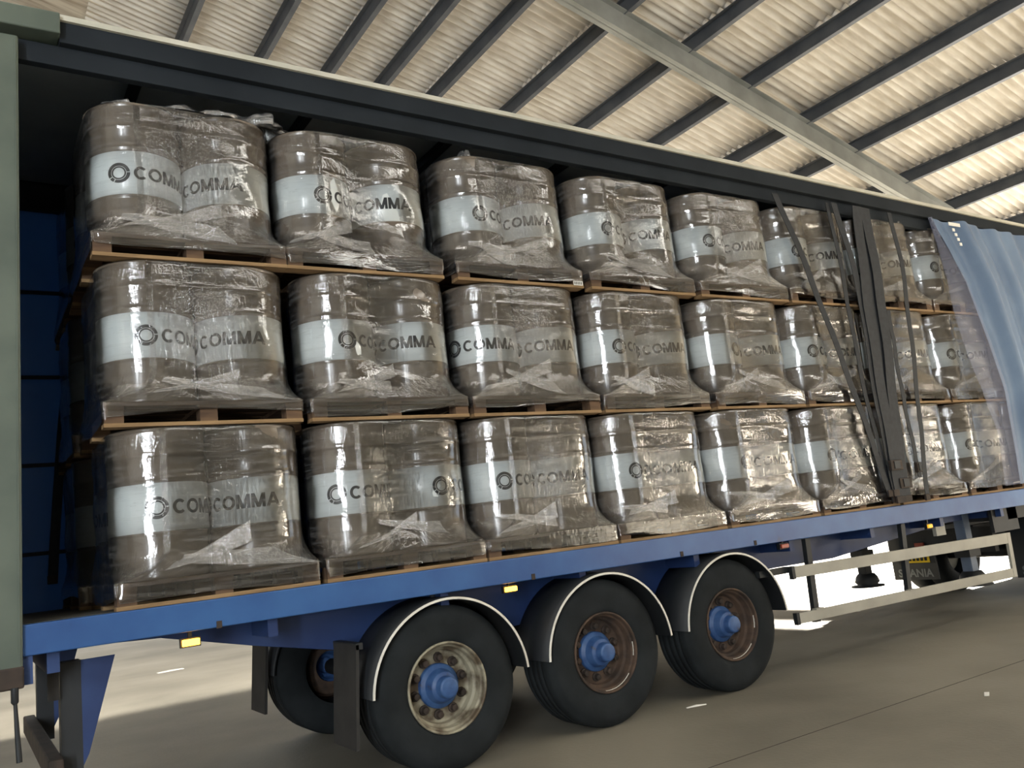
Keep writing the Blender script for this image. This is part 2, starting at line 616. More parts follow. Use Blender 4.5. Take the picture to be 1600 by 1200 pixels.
for i in range(len(bays) - 1):
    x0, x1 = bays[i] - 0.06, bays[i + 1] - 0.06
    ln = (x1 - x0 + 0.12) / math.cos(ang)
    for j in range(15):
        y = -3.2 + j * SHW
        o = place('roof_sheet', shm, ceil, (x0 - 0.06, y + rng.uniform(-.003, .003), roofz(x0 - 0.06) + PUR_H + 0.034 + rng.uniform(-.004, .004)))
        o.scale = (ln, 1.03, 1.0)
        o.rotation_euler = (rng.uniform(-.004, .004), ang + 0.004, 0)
# the rest of the roof, out of sight, in broad corrugated sheets
m = MB()
def slab(xa, xb, ya, yb):
    m.hexa([(xa, ya, roofz(xa) + .24), (xb, ya, roofz(xb) + .24), (xb, yb, roofz(xb) + .24), (xa, yb, roofz(xa) + .24),
            (xa, ya, roofz(xa) + .27), (xb, ya, roofz(xb) + .27), (xb, yb, roofz(xb) + .27), (xa, yb, roofz(xa) + .27)])
slab(-14.2, 1.4, -14.2, 25.2)
slab(1.2, 16.7, -14.2, -3.15)
slab(1.2, 16.7, 12.1, 25.2)
slab(16.6, 21.2, -14.2, 25.2)
rs = m.build('roof_panel', 'roof_sheet', ceil)
# unseen glowing panels added to light floor and load and show in the film
for (xa, xb, ya, yb) in ((1.6, 5.0, -13.2, -11.6), (5.0, 8.4, -11.2, -9.6), (7.8, 11.2, -9.4, -7.8), (11.4, 14.6, -7.6, -6.0), (-3.2, 0.0, -2.2, -1.0), 
                         (-4.0, -1.4, 13.4, 14.6), (1.8, 4.4, 13.4, 14.6), (7.6, 10.2, 13.4, 14.6), (1.8, 4.4, 19.4, 20.6), (7.6, 10.2, 19.4, 20.6)):
    MB().hexa([(xa, ya, roofz(xa) + .19), (xb, ya, roofz(xb) + .19), (xb, yb, roofz(xb) + .19), (xa, yb, roofz(xa) + .19),
               (xa, ya, roofz(xa) + .21), (xb, ya, roofz(xb) + .21), (xb, yb, roofz(xb) + .21), (xa, yb, roofz(xa) + .21)]).build('added_light_panel', 'added_light_panel', ceil)
for ry in (-10.7, -3.71, 3.29, 10.29, 17.29):
    m = MB()
    for (ya, yb, za, zb) in ((-0.006, 0.006, -0.40, 0.0), (-0.085, 0.085, -0.40, -0.385), (-0.085, 0.085, -0.015, 0.0)):
        xa, xb = -14, 20.9
        m.hexa([(xa, ry + ya, roofz(xa) + za), (xb, ry + ya, roofz(xb) + za), (xb, ry + yb, roofz(xb) + za), (xa, ry + yb, roofz(xa) + za),
                (xa, ry + ya, roofz(xa) + zb), (xb, ry + ya, roofz(xb) + zb), (xb, ry + yb, roofz(xb) + zb), (xa, ry + yb, roofz(xa) + zb)])
    m.build('rafter', 'steel_grey', ceil)

# ---------------------------------------------------------------- trailer
PITCH, ROWH, DECK, GAP = 1.2078, 1.0185, 1.3014, 0.0505
PW = PITCH - GAP
tr = tag(empty('curtainsider_trailer', (0, 0, 0)), 'blue three-axle curtain-sided trailer standing open with drum pallets on its deck', 'trailer')
XR, XF, YW = -0.47, 13.0, 2.47
MB().box(XR, XF, 0.10, YW - 0.10, DECK - 0.05, DECK).build('deck_floor', 'deck', tr)
MB().prism([(XR, 1.142), (XF, 1.112), (XF, DECK), (XR, DECK - .002)], 0.0, 0.10).build('side_rail', 'blue', tr, bevel=0.006)
MB().prism([(XR, 1.142), (XF, 1.112), (XF, DECK), (XR, DECK - .002)], YW - 0.10, YW).build('side_rail', 'blue', tr)
for yy in (0.45, 1.90):
    MB().prism([(XR, 1.25), (XR, 1.14), (0.33, 1.10), (0.90, 0.96), (1.57, 0.815), (2.8, 0.79), (5.7, 0.875), (6.55, 0.868), (8.6, 1.03), (XF, 1.05), (XF, 1.25)],
               yy, yy + 0.10).build('chassis_beam', 'navy', tr, bevel=0.004)
xc = -0.30
while xc < 12.8:
    MB().prism([(xc, 1.03), (xc + 0.06, 1.03), (xc + 0.06, 1.25), (xc, 1.25)], 0.10, YW - 0.10).build('cross_member', 'navy', tr)
    xc += 1.17
MB().box(XR, XR + 0.10, 0.02, YW - 0.02, 1.00, 1.25).build('rear_cross_member', 'navy', tr)
# dirt-stained lashing plates on the side rail
for xp in (0.55, 2.72, 4.15, 5.0):
    MB().box(xp, xp + 0.03, -0.004, 0.004, 1.135, 1.175).build('lashing_slot', 'rust_dark', tr)
# roof and its rails
rz0 = lambda x: 4.81 - 0.0215 * x
def sloped(xa, xb, ya, yb, da, db):
    return MB().hexa([(xa, ya, rz0(xa) + da), (xb, ya, rz0(xb) + da), (xb, yb, rz0(xb) + da), (xa, yb, rz0(xa) + da),
                      (xa, ya, rz0(xa) + db), (xb, ya, rz0(xb) + db), (xb, yb, rz0(xb) + db), (xa, yb, rz0(xa) + db)])
sloped(-0.165, XF, -0.02, 0.10, -0.035, 0.0).build('roof_lip', 'roof_lip', tr)
sloped(-0.165, XF, 0.0, 0.08, -0.17, -0.035).build('roof_rail', 'rail_dark', tr, bevel=0.004)
sloped(-0.45, XF, 0.05, 0.11, -0.30, -0.17).build('curtain_track', 'rail_dark', tr, bevel=0.004)
sloped(-0.45, XF, YW - 0.1, YW, -0.30, 0.0).build('roof_rail', 'rail_dark', tr)
sloped(-0.45, XF, 0.08, YW - 0.08, -0.05, -0.02).build('roof_skin', 'inner_dark', tr)
for k in range(11):
    x = 0.3 + k * 1.18
    sloped(x, x + 0.06, 0.11, YW - 0.1, -0.12, -0.05).build('roof_bow', 'rail_dark', tr)
# rear portal
MB().prism([(-0.95, 1.06), (-0.416, 1.06), (-0.381, 4.62), (-0.95, 4.62)], -0.03, 0.14).build('rear_post', 'post', tr, bevel=0.012)
MB().prism([(-0.434, 1.12), (-0.428, 1.12), (-0.394, 4.6), (-0.400, 4.6)], -0.036, -0.028).build('post_seam', 'post', tr)
MB().box(-1.0, -0.165, -0.06, 0.12, 4.665, 4.80).build('header_cap', 'post', tr, bevel=0.008)
MB().box(-0.95, -0.42, YW - 0.14, YW + .03, 1.06, 4.62).build('rear_post', 'post', tr)
MB().box(-0.95, -0.45, 0.1, YW - .1, 4.55, 4.78).build('rear_header', 'inner_dark', tr)
MB().box(-0.90, -0.412, -0.035, 0.12, 0.99, 1.10).build('post_foot', 'rust_dark', tr, bevel=0.01)
d = MB().box(-0.62, -0.56, 0.14, YW - 0.14, 1.30, 4.58).build('rear_door', 'inner_dark', tr)
# hanging rod under the rear post
hp = MB().tube([(-0.455, -0.03, 1.0), (-0.455, -0.03, 0.93), (-0.452, -0.03, 0.92)], [0.018, 0.018, 0.012], 8)
hp = hp.tube([(-0.453, -0.03, 0.92), (-0.447, -0.03, 0.78), (-0.44, -0.03, 0.64)], [0.009, 0.012, 0.014], 8).build('hanging_pin', 'black', tr)
MB().box(-0.287, -0.232, 0.27, 0.30, 0.87, 1.12).build('tie_bracket', 'flap', tr)
# rear under-run guard
for yy in (0.30, 2.05):
    u = MB().box(-0.225, -0.12, yy, yy + 0.12, 0.42, 1.06).build('underrun_post', 'black', tr)
    MB().prism([(0.055, 1.06), (-0.09, 0.56), (-0.12, 0.50), (-0.12, 1.06)], yy + 0.0, yy + 0.012).build('gusset', 'navy', u)
MB().box(-0.30, -0.225, 0.18, YW - 0.18, 0.46, 0.58).build('underrun_bar', 'rust_dark', tr, bevel=0.01)

# wheels
def make_wheel(x, yface, ydir, rim_mat, rust):
    """yface: outer sidewall plane, ydir: +1 if the wheel goes inward along +y."""
    T = lambda prof: [(r, yface + ydir * h) for r, h in prof]
    R = 0.53
    prof = [(0.285, 0.03), (0.30, 0.012), (0.33, 0.004), (0.40, -0.004), (0.455, 0.002), (0.485, 0.012), (0.498, 0.024), (0.515, 0.032), (0.527, 0.05), (R, 0.08)]
    for g in (0.10, 0.165, 0.23, 0.295):
        prof += [(R, g), (R - 0.014, g + 0.004), (R - 0.014, g + 0.012), (R, g + 0.016)]
    prof += [(R, 0.33), (0.515, 0.365), (0.46, 0.385), (0.33, 0.385), (0.285, 0.36)]
    ty = MB().lathe(T(prof), 72, 'y', (x, 0, R)).build('wheel', 'rubber', tr)
    rp = [(0.280, 0.03), (0.292, 0.020), (0.291, 0.008), (0.282, 0.006), (0.276, 0.012), (0.274, 0.034), (0.274, 0.036), (0.262, 0.040), (0.258, 0.046), (0.257, 0.094), (0.254, 0.10), (0.240, 0.104), (0.236, 0.11), (0.235, 0.150), (0.232, 0.158), (0.222, 0.162), (0.128, 0.165)]
    MB().lathe(T(rp), 56, 'y', (x, 0, R)).build('rim', rim_mat, ty)
    hp = [(0.146, 0.165), (0.145, 0.140), (0.140, 0.132), (0.116, 0.124), (0.112, 0.118), (0.098, 0.066), (0.092, 0.058), (0.074, 0.054), (0.070, 0.050), (0.068, 0.0), (0.064, -0.010), (0.050, -0.013), (0.0, -0.014)]
    MB().lathe(T(hp), 36, 'y', (x, 0, R)).build('hub', 'hub_blue', ty)
    for k in range(10):
        a = 2 * math.pi * (k + 0.35) / 10
        cx, cz = x + 0.183 * math.cos(a), R + 0.183 * math.sin(a)
        m = MB().lathe(T([(0.034, 0.164), (0.033, 0.150), (0.024, 0.146), (0.021, 0.118), (0.0, 0.114)]), 10, 'y', (cx, 0, cz), smooth=False)
        m.build('wheel_nut', 'rust_dark', ty)
    if rust:
        MB().lathe(T([(0.2745, 0.03), (0.267, 0.046), (0.2615, 0.052)]), 14, 'y', (x, 0, R), a0=-1.7, a1=-0.75).build('paint_remnant', 'white', ty)
        MB().lathe(T([(0.2745, 0.03), (0.267, 0.046), (0.2615, 0.052)]), 8, 'y', (x, 0, R), a0=-0.25, a1=0.12).build('paint_remnant', 'white', ty)
    return ty


AX = [2.015, 3.345, 4.675]
for k, x in enumerate(AX):
    make_wheel(x, 0.055, 1, 'cream' if k == 0 else 'rust', k > 0)
    make_wheel(x, YW - 0.055, -1, 'rust', False)
    MB().tube([(x, 0.25, 0.53), (x, YW - 0.25, 0.53)], 0.065, 14).build('axle', 'black', tr)
    MB().box(x - 0.06, x + 0.06, 0.62, 0.74, 0.55, 1.0).build('suspension_bracket', 'black', tr)
    for (y0, side) in ((0.0, 1), (YW, -1)):
        cx, cz = x + 0.020, 0.525
        ya, yb = y0, y0 + side * 0.43
        a0, a1 = 0.06, math.pi - 0.06
        arch = MB().lathe([(0.562, ya), (0.585, ya), (0.585, yb), (0.562, yb), (0.562, ya)], 40, 'y', (cx, 0, cz), a0=a0, a1=a1)
        g = arch.build('mudguard', 'black', tr)
        MB().lathe([(0.566, ya - side * .006), (0.581, ya - side * .006), (0.581, ya + side * .004), (0.566, ya + side * .004), (0.566, ya - side * .006)],
                   40, 'y', (cx, 0, cz), a0=a0, a1=a1).build('edge_trim', 'white', g)
        MB().tube([(cx, ya + side * 0.2, cz + 0.575), (cx, ya + side * 0.2, 1.15)], 0.025, 8).build('mudguard_stay', 'black', g)
for (ya, yb, xo) in ((0.05, 0.44, 0.0), (YW - 0.44, YW - 0.05, 0.02)):
    MB().prism([(1.395 + xo, 0.90), (1.415 + xo, 0.90), (1.365 + xo, 0.28), (1.345 + xo, 0.28)], ya, yb).build('mud_flap', 'flap', tr)
    MB().prism([(1.395 + xo, 0.87), (1.44 + xo, 0.87), (1.44 + xo, 0.91), (1.395 + xo, 0.91)], ya, yb + 0.05).build('flap_bracket', 'black', tr)

# side guard
def railpoly(xa, za, zb, xb, zc, zd):
    return [(xa, za), (xb, zc), (xb, zd), (xa, zb)]
sg = MB().prism(railpoly(5.435, 0.808, 0.905, 8.95, 0.745, 0.858), -0.012, 0.018).build('side_guard', 'alu', tr, bevel=0.004)
MB().prism(railpoly(5.40, 0.425, 0.513, 8.93, 0.388, 0.482), -0.012, 0.018).build('guard_rail', 'alu', sg, bevel=0.004)
MB().prism([(8.86, 0.39), (8.93, 0.39), (8.955, 0.858), (8.89, 0.858)], -0.014, 0.016).build('guard_end', 'alu', sg)
MB().box(5.40, 5.437, -0.012, 0.03, 0.80, 0.91).build('end_cap', 'black', sg)
MB().box(5.365, 5.402, -0.012, 0.03, 0.418, 0.518).build('end_cap', 'black', sg)
MB().box(5.05, 5.42, 0.04, 0.09, 0.855, 0.91).build('guard_arm', 'black', sg)
for (xt, xb2) in ((5.72, 5.68), (7.15, 7.06)):
    MB().prism([(xb2 - 0.032, 0.40), (xb2 + 0.032, 0.40), (xt + 0.032, 1.12), (xt - 0.032, 1.12)], 0.03, 0.075).build('guard_post', 'black', sg)
for x in (5.62, 7.0):
    MB().box(x, x + 0.10, -0.02, 0.03, 0.512 - .014 * (x - 5.4), 0.524 - .014 * (x - 5.4)).build('guard_clip', 'alu', sg)
# landing legs
for yy in (0.50, 1.88):
    lg = MB().box(8.88, 9.00, yy - 0.06, yy + 0.06, 0.42, 1.15).build('landing_leg', 'leg_paint' if yy < 1 else 'black', tr, bevel=0.005)
    MB().box(8.83, 9.05, yy - 0.09, yy + 0.09, 0.62, 0.75).build('gearbox', 'black', lg)
    MB().lathe([(0.0, 0.46), (0.10, 0.46), (0.13, 0.42), (0.15, 0.36), (0.12, 0.325), (0.20, 0.315), (0.20, 0.30), (0.0, 0.30)], 20, 'z', (8.95, yy, 0)).build('foot', 'black', lg)
# underside boxes and documents pouch between rail and guard
MB().box(7.95, 8.12, 0.20, 0.24, 0.93, 1.06).build('document_pouch', 'alu', tr)
MB().box(9.3, 12.9, 0.16, YW - 0.16, 0.98, 1.12).build('kingpin_plate', 'black', tr)
MB().box(8.98, 9.5, 0.16, 0.2, 0.86, 1.12).build('crank_bracket', 'black', tr)
# marker lamps
def lamp(x, z, m, y=0.05, w=0.095, h=0.036):
    q = MB().box(x - w / 2 - .008, x + w / 2 + .008, y, y + 0.03, z - h / 2 - .008, z + h / 2 + .008).build('marker_lamp', 'black', tr)
    MB().box(x - w / 2, x + w / 2, y - 0.018, y + 0.002, z - h / 2, z + h / 2).build('lens', m, q, bevel=0.004)
    MB().box(x - .01, x + .01, y + 0.01, y + 0.03, z, 1.16).build('lamp_bracket', 'black', q)
lamp(0.415, 1.078, 'amber')
lamp(2.565, 1.092, 'amber', h=0.032)
lamp(5.42, 1.088, 'red')
lamp(7.61, 1.056, 'amber_off', w=0.07)
# front bulkhead
MB().box(12.95, 13.05, 0.05, YW - 0.05, DECK, 4.5).build('bulkhead', 'inner_dark', tr)

# far-side curtain of the trailer, closed
def far_curtain():
    vs, fs = [], []
    nx, nz = 160, 8
    for i in range(nx + 1):
        x = -0.45 + 13.4 * i / nx
        for j in range(nz + 1):
            z = 1.25 + 3.33 * j / nz
            z = min(z, rz0(x) - 0.2)
            y = YW - 0.05 + 0.012 * math.sin(x * 7.3) + 0.006 * math.sin(x * 17 + z)
            vs.append((x, y, z))
    for i in range(nx):
        for j in range(nz):
            a = i * (nz + 1) + j
            fs.append((a, a + nz + 1, a + nz + 2, a + 1))
    return MB().add(vs, fs, True)
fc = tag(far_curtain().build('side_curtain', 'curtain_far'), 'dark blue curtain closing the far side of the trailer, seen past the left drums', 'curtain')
for z in (1.72, 2.4, 3.1, 3.8):
    MB().box(-0.45, 12.9, YW - 0.09, YW - 0.075, z, z + 0.03).build('curtain_seam', 'strap', fc)

# ---------------------------------------------------------------- near-side curtain, bunched at the front
def near_curtain():
    edge = [(1.20, 9.33), (1.33, 9.33), (1.76, 9.39), (2.46, 9.45), (3.05, 9.32), (3.72, 9.11), (4.10, 8.88), (4.47, 8.60)]
    ez = [e[0] for e in edge]
    ex = [e[1] for e in edge]
    vs, fs = [], []
    nx, nz = 90, 26
    for i in range(nx + 1):
        u = i / nx
        for j in range(nz + 1):
            t = j / nz
            x_e = 0
            zt = rz0(9) - 0.19
            z = 1.36 + (zt - 1.36) * t
            x0 = float(np.interp(z, ez, ex))
            x = x0 + (12.6 - x0) * u
            zz = z - 0.0215 * (x - 9) * t
            ph = u * 30 + 2.2 * (1 - t)
            amp = 0.055 * (0.55 + 0.45 * math.sin(u * 9 + 1))
            y = -0.03 + amp * math.sin(ph) + 0.02 * math.sin(ph * 2.3 + 2 * t)
            vs.append((x, y - 0.03, zz))
    for i in range(nx):
        for j in range(nz):
            a = i * (nz + 1) + j
            fs.append((a, a + nz + 1, a + nz + 2, a + 1))
    cur = MB().add(vs, fs, True).build('side_curtain', 'curtain')
    vs, fs = [], []
    nx = 12
    for i in range(nx + 1):
        u = i / nx
        for j in range(nz + 1):
            t = j / nz
            zt = rz0(9) - 0.19
            z = 1.36 + (zt - 1.36) * t
            xa = float(np.interp(z, ez, ex))
            x = xa + 0.02 - (0.10 + 0.55 * math.sin(min(1.0, 1.25 * (1 - t)) * math.pi * 0.8)) * (1 - u)
            y = -0.055 - 0.03 * math.sin(u * 5 + 1.6 * (1 - t))
            vs.append((x, y, z))
    for i in range(nx):
        for j in range(nz):
            a = i * (nz + 1) + j
            fs.append((a, a + nz + 1, a + nz + 2, a + 1))
    MB().add(vs, fs, True).build('haze_edge', 'haze', cur)  # sheet added to imitate haze over the last drums
    m = MB().box(8.83, 9.06, -0.125, -0.118, 4.335, 4.375)
    m.build('printed_mark', 'paper', cur)
    for k in range(4):
        MB().box(8.885 + .03 * k, 8.93 + .03 * k, -0.125, -0.118, 4.27 - 0.055 * k, 4.305 - 0.055 * k).build('printed_mark', 'paper', cur)
    return cur
tag(near_curtain(), 'pale blue trailer curtain slid back and bunched at the right, folds to the deck', 'curtain')

# ---------------------------------------------------------------- hanging load straps (inside the open side)
def strap(pts, width, label, buckle=None, y=-0.03, hook=True, off=0.0):
    root = empty('load_strap', (pts[0][0], y, pts[-1][1]))
    bx, bz = root.location.x, root.location.z
    # smooth the polyline
    P = np.array(pts, float)
    s = np.concatenate([[0], np.cumsum(np.hypot(*np.diff(P, axis=0).T))])
    ss = np.linspace(0, s[-1], 18)
    X, Z = np.interp(ss, s, P[:, 0]), np.interp(ss, s, P[:, 1])
    for _ in range(2):
        X[1:-1] = (X[:-2] + 2 * X[1:-1] + X[2:]) / 4
        Z[1:-1] = (Z[:-2] + 2 * Z[1:-1] + Z[2:]) / 4
    MB().ribbon([(a - bx, off + 0.006 * math.sin(k * 1.3), b - bz) for k, (a, b) in enumerate(zip(X, Z))], width, 0.005).build('webbing', 'strap', root)
    if hook:
        ex, ez = X[-1] - bx, Z[-1] - bz
        MB().box(ex - width * .5, ex + width * .5, off - 0.012, off + 0.012, ez - 0.005, ez + 0.06).build('hook', 'rust_dark', root, bevel=0.004)
    if buckle is not None:
        i = buckle
        b = MB().box(X[i] - bx - width * .62, X[i] - bx + width * .62, off - 0.02, off + 0.012, Z[i] - bz - 0.05, Z[i] - bz + 0.05).build('buckle', 'rust_dark', root, bevel=0.004)
        MB().box(X[i] - bx - width * .3, X[i] - bx + width * .3, off - 0.028, off - 0.02, Z[i] - bz - 0.035, Z[i] - bz + 0.04).build('lever', 'black', b)
    return tag(root, label, 'strap', 'load straps hanging from the trailer roof')


TOP = 4.42
strap([(6.02, TOP), (6.2, 4.02), (6.51, 3.03), (6.74, 2.26), (6.96, 1.40)], 0.085, 'dark webbing strap slanting furthest left across the sixth stack of drums', None)
strap([(6.83, TOP), (6.87, 3.95), (6.86, 3.04), (6.87, 2.39), (6.97, 1.62), (7.02, 1.34)], 0.06, 'dark webbing strap hanging straight, just right of the slanting leftmost strap', None, off=0.012)
strap([(6.90, TOP), (7.02, 3.93), (7.07, 3.38), (7.02, 2.78), (7.00, 2.26), (7.03, 1.40)], 0.09, 'dark webbing strap bowing rightward at shoulder height, left in the strap bundle', None, off=-0.012)
strap([(7.27, TOP), (7.20, 3.87), (7.14, 3.32), (7.10, 2.52), (7.09, 1.93), (7.08, 1.33)], 0.15, 'broad dark strap at the middle of the strap bundle, steel ratchet near deck', 15, off=-0.022)
strap([(7.33, TOP), (7.30, 3.75), (7.24, 3.05), (7.18, 2.52), (7.14, 1.93), (7.12, 1.36)], 0.14, 'broad dark strap behind the middle of the bundle, hooked at the deck edge', None, off=0.008)
strap([(7.42, TOP), (7.42, 3.75), (7.37, 3.05), (7.30, 2.52), (7.22, 1.93), (7.19, 1.33)], 0.15, 'broad dark strap along the right side of the strap bundle', 16, off=-0.010)
strap([(7.50, 3.30), (7.49, 3.1), (7.46, 2.52), (7.47, 1.98), (7.49, 1.55)], 0.06, 'short dark strap with pale buckle between bundle and the rightmost strap', 16, off=-0.004, hook=False)
strap([(7.86, TOP), (7.93, 3.93), (7.86, 3.35), (7.79, 2.79), (7.72, 2.38), (7.63, 1.84), (7.55, 1.32)], 0.07, 'dark webbing strap hanging furthest right, beside the bunched curtain', None)
# straps on the far side, seen past the left-hand stack
for (pts, lb) in (([(0.12, 4.4), (0.113, 3.384), (0.034, 3.0), (-0.06, 1.9), (-0.086, 1.5)], 'dark strap hanging against the far blue curtain, left of the drums'),):
    strap(pts, 0.07, lb, y=YW - 0.14)

# ---------------------------------------------------------------- pallets
def make_pallet():
    root = empty('wooden_pallet')
    a = PW
    for k in range(3):   # bottom boards along the trailer
        y = (0.0, a / 2 - 0.05, a - 0.10)[k]
        MB().box(0, a, y, y + 0.10, 0, 0.022).build('bottom_board', 'wood', root)
    for i in range(3):
        for j in range(3):
            x = (0.0, a / 2 - 0.055, a - 0.11)[i]
            y = (0.004, a / 2 - 0.05, a - 0.104)[j]
            MB().box(x + 0.004, x + 0.106, y, y + 0.10, 0.022, 0.098).build('block', 'wood_dark', root)
    for k in range(3):
        x = (0.0, a / 2 - 0.055, a - 0.11)[k]
        MB().box(x, x + 0.11, 0, a, 0.098, 0.121).build('stringer_board', 'wood_dark', root)
    n = 7
    wb = 0.125
    for k in range(n):
        y = k * (a - wb) / (n - 1)
        MB().box(0, a, y, y + wb, 0.121, 0.145).build('top_board', 'wood_dark', root)
    return root


# ---------------------------------------------------------------- drums
RD, HD, RB = 0.2815, 0.866, 0.2812


def letter_polys():
    """C O M M A as quads in (s, z), cap height 1."""
    h, st = 0.086, 0.019
    out = []

    def ring(x0, wd, a0, a1, n=18):
        rx, rz = wd / 2, h / 2
        for k in range(n):
            t0, t1 = a0 + (a1 - a0) * k / n, a0 + (a1 - a0) * (k + 1) / n
            q = []
            for (t, s) in ((t0, 0), (t1, 0), (t1, 1), (t0, 1)):
                ra, rb = rx - st * s, rz - st * .92 * s
                q.append((x0 + rx + ra * math.cos(t), h / 2 + rb * math.sin(t)))
            out.append(q)

    def bar(p, q, wd, n=4):  # slanted stem with horizontal cut ends
        for k in range(n):
            a = [p[i] + (q[i] - p[i]) * k / n for i in (0, 1)]
            b = [p[i] + (q[i] - p[i]) * (k + 1) / n for i in (0, 1)]
            out.append([(a[0], a[1]), (a[0] + wd, a[1]), (b[0] + wd, b[1]), (b[0], b[1])])
    x = 0.0
    ring(x, 0.080, 0.75, 2 * math.pi - 0.75)
    x += 0.080 + 0.003
    ring(x, 0.086, 0, 2 * math.pi, 24)
    x += 0.086 + 0.006
    for _ in range(2):
        wM = 0.084
        bar((x, 0), (x, h), st)
        bar((x + wM - st, 0), (x + wM - st, h), st)
        bar((x + wM / 2 - st * .55, 0.0), (x, h), st * 1.1)
        bar((x + wM / 2 - st * .55, 0.0), (x + wM - st * 1.1, h), st * 1.1)
        x += wM + 0.006
    wA = 0.086
    bar((x - .002, 0), (x + wA / 2 - st * .55, h), st * 1.1)
    bar((x + wA - st * 1.1 + .002, 0), (x + wA / 2 - st * .55, h), st * 1.1)
    out.append([(x + 0.018, 0.018), (x + wA - 0.018, 0.018), (x + wA - 0.024, 0.034), (x + 0.024, 0.034)])
    return out, x + wA


def wrap(polys, s0, z0, r):
    m = MB()
    for q in polys:
        vs = []
        for s, z in q:
            a = (s0 + s) / RB     # angle, 0 faces -y, grows to +x
            vs.append((r * math.sin(a), -r * math.cos(a), z0 + z))
        m.add(vs, [tuple(range(len(vs)))])
    return m


def emblem_polys():
    out = []

    def arc(r0, r1, a0, a1, n):
        for k in range(n):
            t0, t1 = a0 + (a1 - a0) * k / n, a0 + (a1 - a0) * (k + 1) / n
            out.append([(r0 * math.cos(t0), r0 * math.sin(t0)), (r1 * math.cos(t0), r1 * math.sin(t0)),
                        (r1 * math.cos(t1), r1 * math.sin(t1)), (r0 * math.cos(t1), r0 * math.sin(t1))])
    g = 0.05
    cuts = [math.radians(d) for d in (5, 212, 242)]
    for i in range(3):
        a0, a1 = cuts[i] + g, cuts[(i + 1) % 3] - g
        if a1 < a0:
            a1 += 2 * math.pi
        arc(0.0455, 0.065, a0, a1, max(4, int((a1 - a0) / 0.2)))
    arc(0.033, 0.0425, 0, 2 * math.pi, 30)
    return out


BAND0, BAND1 = 0.268, 0.545
prof = [(0.0, 0.014), (0.262, 0.014), (0.266, 0.0), (0.278, 0.0), (0.2825, 0.008), (0.280, 0.02), (0.2800, 0.24), (0.2805, 0.252), (0.2845, 0.258), (0.2848, 0.262), (0.2805, 0.268),
        (0.2800, 0.28), (0.2800, 0.552), (0.2805, 0.562), (0.2848, 0.570), (0.2848, 0.576), (0.2805, 0.584), (0.2800, 0.60), (0.2800, 0.690), (0.2850, 0.700), (0.2868, 0.708), (0.2860, 0.718),
        (0.2835, 0.728), (0.2835, 0.838), (0.2845, 0.846), (0.2870, 0.852), (0.2870, HD - 0.004), (0.283, HD), (0.277, HD - 0.002), (0.275, HD - 0.014), (0.10, HD - 0.018), (0.0, HD - 0.018)]
drum_me = MB().lathe(prof, 56).mesh('steel_drum', 'drum')
band_me = MB().lathe([(0.2800, BAND0 - .001), (RB, BAND0), (RB, BAND1), (0.2800, BAND1 + .001)], 56).mesh('label_band', 'band')
tp, tw = letter_polys()
LOGO_GAP = 17.3  # degrees from emblem centre to the C
text_me = wrap(tp, math.radians(LOGO_GAP) * RB, 0.360, RB + 0.0012).mesh('lettering', 'ink')
emb_me = wrap(emblem_polys(), 0.0, 0.403, RB + 0.0012).mesh('emblem', 'ink')
bung_me = MB().lathe([(0.0, HD - 0.004), (0.030, HD - 0.004), (0.034, HD - 0.012), (0.034, HD - 0.019)], 14, 'z', (0.16, 0.0, 0)).mesh('bung', 'steel')


def make_drum(loc, deg):
    o = place('steel_drum', drum_me, None, loc, rz=math.radians(deg))
    place('label_band', band_me, o)
    place('emblem', emb_me, o)
    place('lettering', text_me, o)
    place('bung', bung_me, o)
    return o


# ---------------------------------------------------------------- stretch film
HALF_A = 0.2835 + 0.2875
RC = 0.2875


def outline(half, rad, ns=26, na=12):
    """Rounded square, centred; returns xy, normals, arc length and a 'middle of a side' weight."""
    pts, nrm, mid = [], [], []
    st = half - rad
    for side in range(4):
        a = -math.pi / 2 + side * math.pi / 2      # outward normal angle, first side faces -y
        n = (math.cos(a), math.sin(a))
        t = (-n[1], n[0])
        for k in range(ns):
            s = -1 + 2 * k / ns
            pts.append((n[0] * half + t[0] * st * s, n[1] * half + t[1] * st * s))
            nrm.append(n)
            mid.append(max(0.0, 1 - s * s))
        c = (n[0] * st + t[0] * st, n[1] * st + t[1] * st)
        for k in range(na):
            b = a + math.pi / 2 * k / na
            pts.append((c[0] + rad * math.cos(b), c[1] + rad * math.sin(b)))
            nrm.append((math.cos(b), math.sin(b)))
            mid.append(0.0)
    return np.array(pts), np.array(nrm), np.array(mid)


P1, N1, MID = outline(HALF_A, RC)
P2, N2, _ = outline(PW / 2 + 0.006, 0.02)
NU = len(P1)
ARC = np.concatenate([[0], np.cumsum(np.hypot(*np.diff(np.vstack([P1, P1[:1]]), axis=0).T))])


